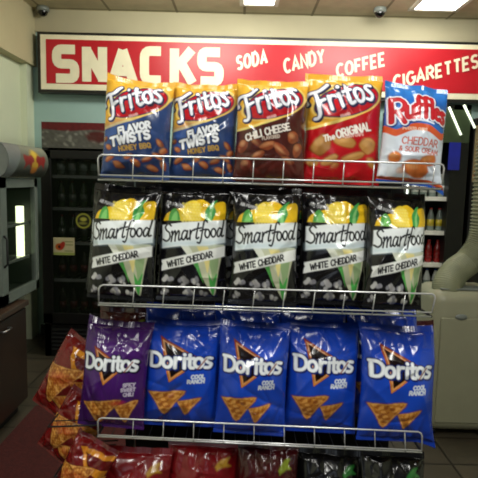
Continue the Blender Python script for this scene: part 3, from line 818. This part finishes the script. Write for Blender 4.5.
wt = box('worktop', XL, XC + .015, YC0, YC1 + .01, zc - .034, zc, M['wood_top'], bev=.004)
tag(wt, 'dark laminate worktop over the brown cabinet at the left', 'worktop')

my1 = atX(39, 200, XC - .02).y; my0 = my1 - .56
mz1 = atX(20, 178, XC - .02).z; hz1 = atX(25, 146, XC).z
mini = thing('small_cooler', 'small grey countertop drinks cooler with curved header and glowing tube', 'drinks cooler', (XC - .24, (my0 + my1) / 2, zc))
mo = mini.location
def MP(nm, b, m, par=None, smooth=False): 
    bmesh.ops.translate(b, verts=b.verts, vec=-mo); return obj(nm, b, m, par or mini, smooth)
xb, xf_ = XL + .06, XC - .03
b = bmesh.new(); bx(b, xb, xf_ - .03, my0, my0 + .03, zc, mz1); bx(b, xb, xf_ - .03, my1 - .03, my1, zc, mz1); bx(b, xb, xb + .03, my0, my1, zc, mz1); bx(b, xb, xf_ - .03, my0, my1, zc, zc + .05); bx(b, xb, xf_ - .03, my0, my1, mz1 - .03, mz1)
MP('body', b, M['shell_dark'])
b = bmesh.new(); fwid = .05
bx(b, xf_ - .03, xf_, my0, my0 + fwid + .03, zc + .02, mz1); bx(b, xf_ - .03, xf_, my1 - fwid, my1, zc + .02, mz1); bx(b, xf_ - .03, xf_, my0, my1, zc + .02, zc + .08); bx(b, xf_ - .03, xf_, my0, my1, mz1 - .06, mz1)
md = MP('door', b, mat('grey green door frame', '#6c746c', .4))
b = bmesh.new(); bx(b, xf_ - .018, xf_ - .012, my0 + fwid + .03, my1 - fwid, zc + .08, mz1 - .06); MP('glass', b, M['glass'], md)
b = bmesh.new(); tube(b, [(xf_ + .0, my0 + .03, zc + .25), (xf_ + .02, my0 + .03, zc + .27), (xf_ + .02, my0 + .03, zc + .42), (xf_, my0 + .03, zc + .44)], .007); MP('handle', b, M['dark_metal'], md, True)
pt = atX(20, 225, XC - .12); b = bmesh.new(); zl0, zl1 = atX(20, 258, XC - .12).z, atX(20, 206, XC - .12).z
tube(b, [(XC - .12, pt.y, zl0), (XC - .12, pt.y, zl1)], .026, 12); MP('lamp_tube', b, M['glow_lamp'], None, True)
for z in (zc + .25, zc + .48):
    b = bmesh.new()
    for k in range(9): tube(b, [(xb + .04, my0 + .05 + k * .057, z), (xf_ - .05, my0 + .05 + k * .057, z)], .003, 6)
    bx(b, xf_ - .055, xf_ - .045, my0 + .035, my1 - .035, z - .008, z + .008); MP('wire_shelf', b, M['lgrey'])
# curved header: a bowed front with the emblem of two red bulls before a yellow sun
hb0 = mz1 + .0
def bow(u, v): return -.075 * np.power(np.clip(np.sin(np.pi * np.clip(v, 0.0, 1)), 0, 1), .6) * .75 - .012
em = Art(54, 34, 110, 60, '#5f6458')
em.poly([(-1, 24), (55, 24), (55, 35), (-1, 35)], '#20211e', .9, 14); em.poly([(-1, -1), (55, -1), (55, 8), (-1, 6)], '#8f9480', .7, 8)
em.poly([(-1, -1), (20, -1), (15, 12), (11, 24), (9, 35), (-1, 35)], '#777d7c')
cx = 34
em.ell(cx, 15, 7.5, 10, 0, '#c9a228', .9, 3)
for s in (-1, 1):
    em.poly(sm([(cx + s * 1.5, 13), (cx + s * 4.5, 10), (cx + s * 9, 11.5), (cx + s * 14, 10), (cx + s * 15.5, 14), (cx + s * 13.5, 19), (cx + s * 14, 25), (cx + s * 11.5, 22), (cx + s * 8, 20), (cx + s * 5, 24), (cx + s * 4, 19), (cx + s * 1.5, 17)]), '#8c1a16', 1, 1.2)
em.ell(cx, 9, 3, 4, 0, '#e0c040', .8, 2); em.ell(cx, 26, 4, 3.5, 0, '#d07a20', .7, 2)
hh = flat_art('emblem_header', em, my1 - my0 + .06, hz1 - hb0, M['lit_print'], mini, bow)
hh.rotation_euler = (0, 0, R(90)); hh.location = Vector((xf_ + .0, my0 - .03, hb0 + .004)) - mo
# header_box: end caps and top that follow the bow
b = bmesh.new(); H = hz1 - hb0; vv = np.linspace(0, 1, 14); off = -bow(0, vv) - .002
for y0 in (my0 - .03, my1 + .03):
    vs = [b.verts.new((xf_ + off[k], y0, hb0 + .004 + H * (1 - vv[k]))) for k in range(14)] + [b.verts.new((xb, y0, hb0 + .004)), b.verts.new((xb, y0, hb0 + .004 + H))]
    b.faces.new(vs)
b.verts.ensure_lookup_table(); n = 16
for k in range(n):
    if k < 13: continue
    b.faces.new((b.verts[k], b.verts[(k + 1) % n], b.verts[n + (k + 1) % n], b.verts[n + k]))
MP('header_box', b, M['grey'])
# slim cans in the small cooler
cm = [mat('slim can silver', '#7f8a8c', .3, .6), mat('slim can blue', '#1d3266', .3, .4)]
c0 = thing('drink_can', 'slim can standing in the small cooler', 'can', (0, 0, 0), 'slim cans in the small cooler')
b = bmesh.new(); lathe(b, [(.022, 0), (.026, .006), (.026, .125), (.021, .134)], 14); obj('can_body', b, cm[1], c0, True)
b = bmesh.new(); lathe(b, [(.021, .134), (.022, .137), (.019, .136)], 14); obj('can_lid', b, cm[0], c0, True)
first = True
for z in (zc + .05, zc + .258, zc + .488):
    for k in range(4):
        loc = (xf_ - .11 - .02 * (k % 2), my0 + .07 + k * .06, z)
        if first: c0.location = loc; first = False
        else: dup(c0, loc)

# floor mat
a = atZ(48, 407, 0); 
fm = box('floor_mat', XC + .03, -.30, 1.55, a.y, .0, .012, M['mat_red'], bev=.004)
tag(fm, 'dark red brown floor mat in front of the counter at the left', 'floor mat')

# ================================================================== right cooler with shelves
YR = 4.25
rx0_ = atY(398, 200, YR).x; rx1_ = atY(465, 200, YR).x
rz1 = atY(430, 104, YR).z
rc_ = thing('open_cooler', 'tall black lit cooler at the back right with slanted light tubes on top', 'drinks cooler', ((rx0_ + rx1_) / 2, YR, 0))
hw = (rx1_ - rx0_) / 2
def RP(nm, b, m, par=None, smooth=False): return obj(nm, b, m, par or rc_, smooth)
b = bmesh.new(); bx(b, -hw, -hw + .04, 0, .6, 0, rz1); bx(b, hw - .14, hw, 0, .6, 0, rz1); bx(b, -hw, hw, .56, .6, 0, rz1); bx(b, -hw, hw, 0, .6, 0, .3); bx(b, -hw, hw, 0, .6, rz1 - .04, rz1)
RP('cabinet', b, M['cooler_black'])
zc1 = atY(430, 142, YR).z
hd = bmesh.new(); bx(hd, -hw + .04, hw - .005, -.004, .05, zc1, rz1 - .04); RP('header_panel', hd, mat('dark green header', '#39462f', .3))
for (xa, ya, xb_, yb) in ((449, 107, 461, 135), (464, 105, 475, 128)):
    A = atY(xa, ya, YR - .016); Bp = atY(xb_, yb, YR - .016); b = bmesh.new()
    tube(b, [A - Vector(rc_.location), Bp - Vector(rc_.location)], .009, 10); RP('light_tube', b, mat('header tube', '#e9f4d8', .4, emit=1.5, noise=0), None, True)
bl = bmesh.new(); p = atY(436, 152, YR); bx(bl, hw - .16, hw - .07, -.012, .0, atY(452, 170, YR).z, zc1); RP('blue_glow_patch', bl, mat('blue glow colour', '#20289a', .3))  # blue glow, put in as a coloured slab before the jamb
lv = [atY(432, y, YR + .06).z for y in (197, 231, 263, 292)]
for z in lv:
    b = bmesh.new(); bx(b, -hw + .04, hw - .14, .04, .5, z - .012, z); bx(b, -hw + .04, hw - .14, .03, .042, z - .03, z + .004)
    RP('shelf', b, M['white'])
b = bmesh.new(); tube(b, [(-hw + .1, .1, rz1 - .5), (-hw + .1, .1, .5)], .012, 8); RP('inner_lamp', b, mat('inner tube', '#e6efe4', .4, emit=2.5, noise=0), None, True)
PR = [('yellow bottle on the upper shelf of the back right cooler', ('yellow', 'yellow', 'white')), ('red bottle on the middle shelf of the back right cooler', ('red', 'red', 'white')),
      ('pale bottle on the lower shelf of the back right cooler', ('white', 'red', 'blue')), ('dim white bottle low in the back right cooler', ('clear', 'white', 'white'))]
for li, z in enumerate(lv):
    pr = None
    idx = (li + 3) % 4
    for k in range(5):
        loc = (rx0_ + .1 + k * .073, YR + .12, z)
        lab = ['dim pale bottle on the top shelf of the back right cooler', 'yellow-wrapped bottle on the second shelf of the back right cooler', 'red bottle on the third shelf of the back right cooler', 'white bottle on the lowest lit shelf of the back right cooler'][li]
        cols = [('clear', 'white', 'white'), ('clear', 'yellow', 'red'), ('red', 'red', 'red'), ('white', 'clear', 'blue')][li]
        if pr is None: pr = bottle(lab, [BC[c] for c in cols], .19, .03, 'bottles in the back right cooler'); pr.location = loc
        else: dup(pr, loc)

# poster at the right edge
pa = Art(30, 46, 40, 60, '#8a7a58'); pa.ell(14, 16, 9, 8, 20, '#b5622c', .9, 4); pa.ell(17, 32, 9, 7, -20, '#c08040', .9, 4); pa.ell(10, 40, 8, 5, 0, '#7c3a1c', .9, 3)
p0 = atY(472, 182, YR - .01); p1 = atY(498, 126, YR - .01)
sidep = thing('side_cooler', 'dark cooler with an orange poster at the right edge behind the hose', 'cooler', (atY(468, 200, YR).x + .365, YR, 0))
b = bmesh.new(); bx(b, -.355, .36, 0, .6, 0, rz1 - .1, .01); obj('cabinet', b, M['cooler_black'], sidep)
po = flat_art('poster', pa, p1.x - p0.x, p1.z - p0.z, M['print'], sidep); po.location = (p0.x - sidep.location.x, -.004, p0.z)

# ================================================================== portable air conditioner
YA = 3.05
ax0 = atY(430, 380, YA).x; ax1 = ax0 + .46; az1 = atY(450, 292, YA).z
abot = atY(440, 424, YA).z
ac = thing('portable_air_conditioner', 'off-white portable air conditioner with a thick ribbed hose, right of the rack', 'air conditioner', ((ax0 + ax1) / 2, YA + .2, 0))
b = bmesh.new(); hw = .23
bx(b, -hw, hw, -.2, .2, .03, az1, .075, 6)
for v in b.verts:
    f = (v.co.z - .03) / (az1 - .03); v.co.y += .03 * f ** 2 * (1 if v.co.y < 0 else -.3); v.co.x *= 1 - .035 * f
obj('shell', b, M['ac'], ac, True)
b = bmesh.new(); bx(b, -hw + .045, hw - .045, -.206, -.19, .1, az1 - .16, .004); obj('front_panel', b, M['ac'], ac)
b = bmesh.new(); lathe(b, [(.035, 0), (.037, .006), (.03, .012), (.0, .013)], 24)
for v in b.verts: v.co = Vector((v.co.x, -.2 - v.co.z, v.co.y * .5))
p = atY(461, 317, YA); obj('emblem', b, M['grey'], ac, True, (p.x - ac.location.x, .0 , p.z))
b = bmesh.new(); bx(b, -hw + .06, hw - .06, -.13, -.02, az1 - .002, az1 + .006, .002); obj('control_panel', b, M['grey'], ac)
for sx_ in (-1, 1):
    for sy in (-1, 1):
        b = bmesh.new(); lathe(b, [(.02, -.012), (.024, -.008), (.024, .008), (.02, .012)], 14)
        for v in b.verts: v.co = Vector((v.co.z, v.co.x, v.co.y + .024))
        obj('caster', b, M['black_metal'], ac, True, (sx_ * .17, sy * .14, 0))
YH = 3.28
hp_ = [atY(x, y, Y) for x, y, Y in ((447, 293, 3.2), (448, 283, 3.22), (456, 271, 3.26), (472, 258, YH), (483, 236, YH), (486, 200, YH), (489, 160, YH), (494, 120, YH), (504, 60, YH + .1))]
hp_ = smoothpath(hp_, 40); rad = []
for i in range(len(hp_)):
    base = .092 - .022 * i / len(hp_); rad.append(base + (.006 if (i // 2) % 2 else -.004) * (1 if i > 110 else .25))
b = bmesh.new(); tube(b, [Vector(p) - Vector(ac.location) for p in hp_], rad, 20); obj('exhaust_hose', b, M['hose'], ac, True)

# small black bin at the right edge on the floor
p = atY(474, 424, 3.5)
bb = thing('waste_bin', 'black floor box just visible at the right edge beside the air conditioner', 'bin', (p.x + .17, 3.62, 0))
b = bmesh.new(); lathe(b, [(.12, 0), (.13, .01), (.15, .26), (.155, .27), (.14, .27)], 20); obj('bucket', b, M['cooler_black'], bb, True)
b = bmesh.new(); lathe(b, [(.157, .262), (.16, .285), (.13, .3), (.0, .305)], 20); obj('lid', b, M['black_metal'], bb, True)

# ================================================================== snack rack
YK = 1.50
rack = thing('snack_rack', 'chromed wire display rack holding rows of snack bags', 'display rack', (.03, YK + .2, 0))
ro = Vector(rack.location)
# each tier: left/right pixel ends of top bar, low bar and lip bar
tiers = [((98, 154.6), (444.6, 164), (98, 174.8), (442, 184), (98, 179.6), (441, 189)),
         ((99, 284.8), (436, 294), (98, 303.0), (432, 312.5), (98, 305), (431, 316.5)),
         ((98, 417.8), (422, 432), (97.5, 434.8), (422, 450.5), (97.5, 436.5), (422, 452.5))]
deck = []
W3 = lambda p, dy=0: atY(p[0], p[1], YK + dy)
for ti, (a0, a1, b0, b1, c0_, c1_) in enumerate(tiers):
    A0, A1, B0, B1 = W3(a0), W3(a1), W3(b0), W3(b1)
    C0, C1 = W3(c0_, .012), W3(c1_, .012)
    # true up ends so every tier is a straight rectangular rail
    dz = (C0.z + C1.z) / 2; deck.append((C0, C1))
    b = bmesh.new(); nrm = Vector((0, 0, 1))
    L = (A1 - A0).length
    # deck: side bars, back bar and grid wires
    dep = .30
    bk = Vector((0, dep, 0))
    tube(b, [C0 - ro, C0 + bk - ro], .004); tube(b, [C1 - ro, C1 + bk - ro], .004); tube(b, [C0 + bk - ro, C1 + bk - ro], .004)
    n = 26
    for k in range(n + 1):
        q = C0.lerp(C1, k / n); q = q + Vector((0, .006, -.003)); tube(b, [q - ro, q + bk - ro], .0014, 6)
    sh = obj('wire_shelf', b, M['black_metal'], rack)
    b = bmesh.new(); r_ = .0025
    cor = .012
    ux = (A1 - A0).normalized()
    e0, e1 = (B0 - A0).normalized(), (B1 - A1).normalized()
    loop = [B0 + ux * .002, A0 + e0 * cor, A0 + ux * cor * .35 + e0 * cor * .3, A0 + ux * cor]
    loop += [A1 - ux * cor, A1 - ux * cor * .35 + e1 * cor * .3, A1 + e1 * cor, B1]
    tube(b, [p_ - ro for p_ in loop], r_, 8)
    tube(b, [B0 - ro, B1 - ro], .0022, 8); 
    n = 11 if ti < 2 else 11
    for k in range(1, n + 1):
        t_ = (k * 30.2 + 5) / (a1[0] - a0[0])
        if t_ > .985: continue
        q0, q1 = A0.lerp(A1, t_), C0.lerp(C1, t_) + Vector((0, -.006, 0))
        tube(b, [q0 - ro + Vector((0, .004, 0)), q1 - ro], .0016, 6)
    obj('front_rail', b, M['chrome'], sh, True)
    b = bmesh.new(); tube(b, [C0 - ro, C1 - ro], .0026, 8); obj('lip_bar', b, M['chrome'], sh, True)
zlow = [deck[2][0].z - .47, .10]
for z in zlow:
    b = bmesh.new(); xa, xb_ = deck[2][0].x, deck[2][1].x
    n = 26
    for k in range(n + 1):
        x = xa + (xb_ - xa) * k / n; tube(b, [Vector((x, YK + .012, z)) - ro, Vector((x, YK + .33, z)) - ro], .0022, 6)
    for y in (YK + .012, YK + .33): tube(b, [Vector((xa, y, z)) - ro, Vector((xb_, y, z)) - ro], .004)
    for y in (YK,): tube(b, [Vector((xa, y, z)) - ro, Vector((xa, y, z + .05)) - ro, Vector((xb_, y, z + .05)) - ro, Vector((xb_, y, z)) - ro], .003)
    obj('wire_shelf', b, M['dark_metal'], rack)
ztop = deck[0][0].z
for x in (deck[2][0].x + .03, deck[2][1].x - .03):
    b = bmesh.new(); bx(b, x - .015 - ro.x, x + .015 - ro.x, YK + .335 - ro.y, YK + .365 - ro.y, 0, ztop); obj('upright', b, M['black_metal'], rack)
    b = bmesh.new(); bx(b, x - .02 - ro.x, x + .02 - ro.x, YK + .01 - ro.y, YK + .40 - ro.y, 0, .04, .004); obj('foot', b, M['black_metal'], rack)
b = bmesh.new(); bx(b, deck[2][0].x + .05 - ro.x, deck[2][1].x - .0 - ro.x, YK + .345 - ro.y, YK + .355 - ro.y, .1, ztop + .012); obj('added_back_panel', b, M['black_metal'], rack)  # dark sheet added behind the bags to keep the gaps between them dark
# side basket shelves at the left end
SB = []
for (px, py) in ((62, 414), (68, 462), (74, 505)):
    q = atY(px, py, YK + .13); SB.append(q)

# ------------------------------------------------------------------ bags on the rack
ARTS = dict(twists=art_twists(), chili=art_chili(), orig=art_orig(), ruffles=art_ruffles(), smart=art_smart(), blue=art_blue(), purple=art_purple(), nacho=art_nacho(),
            red=art_dark('#741216', '#8c141c', '#b48a28', 21), maroon=art_dark('#3a0b0e', '#5a0f14', '#8a9a2c', 22), black=art_dark('#0d0c0c', '#17151a', '#2f7a34', 23))

def place(name, art, pxl, pxr, ptop, tier, seed, label, dy=.06, lean=8, roll=0, yaw=0, depth=.056, hmul=1., **kw):
    """stand a bag on a tier: its pixel span in the photo gives the real width and height there"""
    C0, C1 = deck[tier]
    Y = YK + dy
    xm = (pxl + pxr) / 2
    # deck height at that x
    pb = atY(xm, 300, Y); t_ = (pb.x - C0.x) / (C1.x - C0.x)
    z0 = C0.z + (C1.z - C0.z) * t_ + .004
    l = atY(pxl + 1, ptop + 40, Y - .02).x; r = atY(pxr - 1, ptop + 40, Y - .02).x
    h = (atY(xm, ptop, Y + .02).z - z0) / math.cos(R(lean)) * hmul
    o = make_bag(name, ARTS[art], r - l, h, depth, seed, label, **kw)
    # keep the bag's middle over the photo's middle at half height
    xc = atY(xm, 300, Y).x; xmid = (l + r) / 2
    o.location = (xmid - math.sin(R(roll)) * h * .5, Y, z0 + abs(math.sin(R(roll))) * (r - l) * .38)
    o.rotation_euler = (R(-lean), R(roll), R(yaw))
    return o

FB = 'corn chip bag'
B1 = [
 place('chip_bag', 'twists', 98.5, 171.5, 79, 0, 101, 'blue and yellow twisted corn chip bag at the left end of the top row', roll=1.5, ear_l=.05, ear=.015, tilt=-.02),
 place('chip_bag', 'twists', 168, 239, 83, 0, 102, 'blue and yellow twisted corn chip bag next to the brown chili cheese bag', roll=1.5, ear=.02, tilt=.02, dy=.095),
 place('chip_bag', 'chili', 234, 310, 79, 0, 103, 'brown and yellow chili cheese corn chip bag in the middle of the top row', roll=1.5, ear=.015, tilt=.02),
 place('chip_bag', 'orig', 304.5, 387, 74, 0, 104, 'red and yellow original corn chip bag in the top row', roll=1.5, ear=.015, dy=.095),
 place('chip_bag', 'ruffles', 384, 452, 85, 0, 105, 'blue and white cheddar sour cream ridged potato chip bag, right end of top row', roll=5.0, ear=.01, tilt=-.03, dy=.055, tail=.07),
]
under = ['first blue twisted corn chip bag', 'second blue twisted corn chip bag', 'brown chili cheese bag', 'red original corn chip bag', 'blue and white potato chip bag']
sp = [(84, 156, 187), (155, 230, 188), (229, 302, 189), (300, 375, 190), (369, 434, 194)]
B2 = []
for i, (l, r, t_) in enumerate(sp):
    B2.append(place('popcorn_bag', 'smart', l, r, t_, 1, 200 + i, 'black white-cheddar popcorn bag with yellow corn, below the ' + under[i], roll=[2, .5, 1, 2, 3][i], ear=.015, depth=.054, dy=[.06, .09, .06, .09, .06][i], yaw=[-5, 3, -3, 3, 6][i]))
    B2[-1]['group'] = 'popcorn bags in the middle row'
sp = [(76, 147, 326), (140, 222, 324), (215, 291, 327), (286, 364, 327), (362, 444, 331)]
B3 = []
lab3 = ['dark purple spicy tortilla chip bag at the left end of the third row', 'blue tortilla chip bag beside the purple bag', 'blue tortilla chip bag below the middle popcorn bag', 'blue tortilla chip bag with a tilted top, fourth in its row',
        'blue tortilla chip bag at the right end of the third row']
lab3[3] = 'blue tortilla chip bag, second from the right in the third row'
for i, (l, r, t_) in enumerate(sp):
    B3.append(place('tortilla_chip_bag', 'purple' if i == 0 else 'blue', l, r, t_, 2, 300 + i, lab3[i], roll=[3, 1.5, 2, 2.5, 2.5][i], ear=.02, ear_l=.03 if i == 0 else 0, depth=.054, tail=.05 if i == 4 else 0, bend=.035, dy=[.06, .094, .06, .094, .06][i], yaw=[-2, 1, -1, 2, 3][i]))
    B3[-1]['group'] = 'tortilla chip bags in the third row'

# bags standing behind the front ones (copies one step back)
for i, o in enumerate(B2):
    c = dup(o, Vector(o.location) + Vector((-.030 if i else -.034, .105, .0)), 'black popcorn bag showing behind the popcorn bag below the ' + under[i], 'popcorn bags in the second rank')
for i, o in enumerate(B3[1:]):
    c = dup(o, Vector(o.location) + Vector((-.022, .105, .025)), 'blue tortilla chip bag showing behind the ' + ['one beside the purple bag', 'one below the middle popcorn bag', 'second blue bag from the right', 'blue bag at the right end'][i], 'tortilla chip bags in the second rank')
o = place('tortilla_chip_bag', 'maroon', 95, 152, 309, 2, 340, 'dark maroon chip bag behind the purple tortilla chip bag', dy=.255, lean=5)
o = place('tortilla_chip_bag', 'maroon', 380, 438, 322, 2, 341, 'dark red chip bag edge behind the blue bag at the right end', dy=.27, lean=5)

# bottom tier
deck.append((Vector((deck[2][0].x, YK, zlow[0])), Vector((deck[2][1].x, YK, zlow[0] - .0))))
lows = [(92, 168, 456, 'red', 'red chip bag top below the purple tortilla chip bag'), (162, 240, 449, 'red', 'red chip bag below the blue bag beside the purple one'), (234, 300, 452, 'maroon', 'dark maroon chip bag below the middle blue tortilla bag'),
        (296, 366, 458, 'black', 'black chip bag below the fourth bag of the third row'), (362, 432, 460, 'black', 'black and green chip bag below the right end blue bag')]
for i, (l, r, t_, a_, lb) in enumerate(lows):
    o = place('tortilla_chip_bag', a_, l, r, t_, 3, 400 + i, lb, dy=.066 + .036 * (i % 2), lean=10, depth=.05, wr=1.2, ear=.01, roll=[2, 1, 2, 3, 2][i]); o['group'] = 'chip bags on the low shelf'

# bags of nacho chips stacked on the left end of the rack, with their basket shelves
nb = [(70, 377, 56, 84, 24, 'orange and red nacho chip bag on the rack end, topmost of the left stack'),
      (74, 427, 54, 74, 28, 'orange and red nacho chip bag in the middle of the left stack'),
      (82, 472, 52, 78, 20, 'orange and red nacho chip bag at the bottom of the left stack')]
for i, (px, py, pw, ph, rl, lb) in enumerate(nb):
    Y = YK + .26 - .10 * i; c = atY(px, py, Y); k = Y / F
    o = make_bag('nacho_chip_bag', ARTS['nacho'], pw * k, ph * k, .04, 500 + i, lb, wr=1.4)
    hgt = ph * k; th = R(rl)
    o.rotation_euler = (R(-12), th, R(-20)); o.location = c - Vector((math.sin(th) * hgt / 2, .02, math.cos(th) * hgt / 2)); o['group'] = 'nacho chip bags at the rack end'
for q in SB:
    x1 = deck[2][0].x; b = bmesh.new()
    tube(b, [Vector((x1, YK + .06, q.z)) - ro, Vector((q.x - .02, YK + .06, q.z - .01)) - ro, Vector((q.x - .02, YK + .28, q.z - .01)) - ro, Vector((x1, YK + .28, q.z)) - ro], .003)
    for k in range(4): tube(b, [Vector((x1, YK + .1 + k * .05, q.z)) - ro, Vector((q.x - .02, YK + .1 + k * .05, q.z - .01)) - ro], .002)
    obj('end_basket', b, M['black_metal'], rack)

# ================================================================== light
def area(loc, size, power, col=(1, 1, 1), rot=(0, 0, 0), sy=None):
    l = bpy.data.lights.new('lamp', 'AREA'); l.energy = power; l.size = size; l.color = col
    if sy: l.shape = 'RECTANGLE'; l.size_y = sy
    o = bpy.data.objects.new('lamp', l); COL.objects.link(o); o.location = loc; o.rotation_euler = rot; return o
W_ = (1, .99, .93)
area((-.75, .25, ZC - .05), .35, 32, W_, sy=1.1)
area((.9, .25, ZC - .05), .35, 36, W_, sy=1.1)
area((.1, 1.9, ZC - .05), .5, 9, W_, sy=.5)
area((-.6, -1.5, 1.75), .8, 2.6, (.8, .9, 1), (R(90), 0, 0), 1.3)
area((-.4, 3.75, ZC - .06), .8, 27, (1, 1, .88), (R(48), 0, R(14)), .5)  # added lamp, tilted to brighten the sign and the back left wall
area((1.1, 3.75, ZC - .06), .8, 26, (1, 1, .93), (R(48), 0, 0), .5)  # added lamp, tilted at the wall to brighten the sign's right part
w = bpy.data.worlds.new('world'); SC.world = w; w.use_nodes = True
w.node_tree.nodes['Background'].inputs[0].default_value = (.9, .95, 1, 1); w.node_tree.nodes['Background'].inputs[1].default_value = .07
SC.view_settings.view_transform = 'Standard'; SC.view_settings.look = 'None'; SC.view_settings.exposure = .12
SC.cycles.max_bounces = 6; SC.cycles.filter_width = 1.8; SC.cycles.use_denoising = True
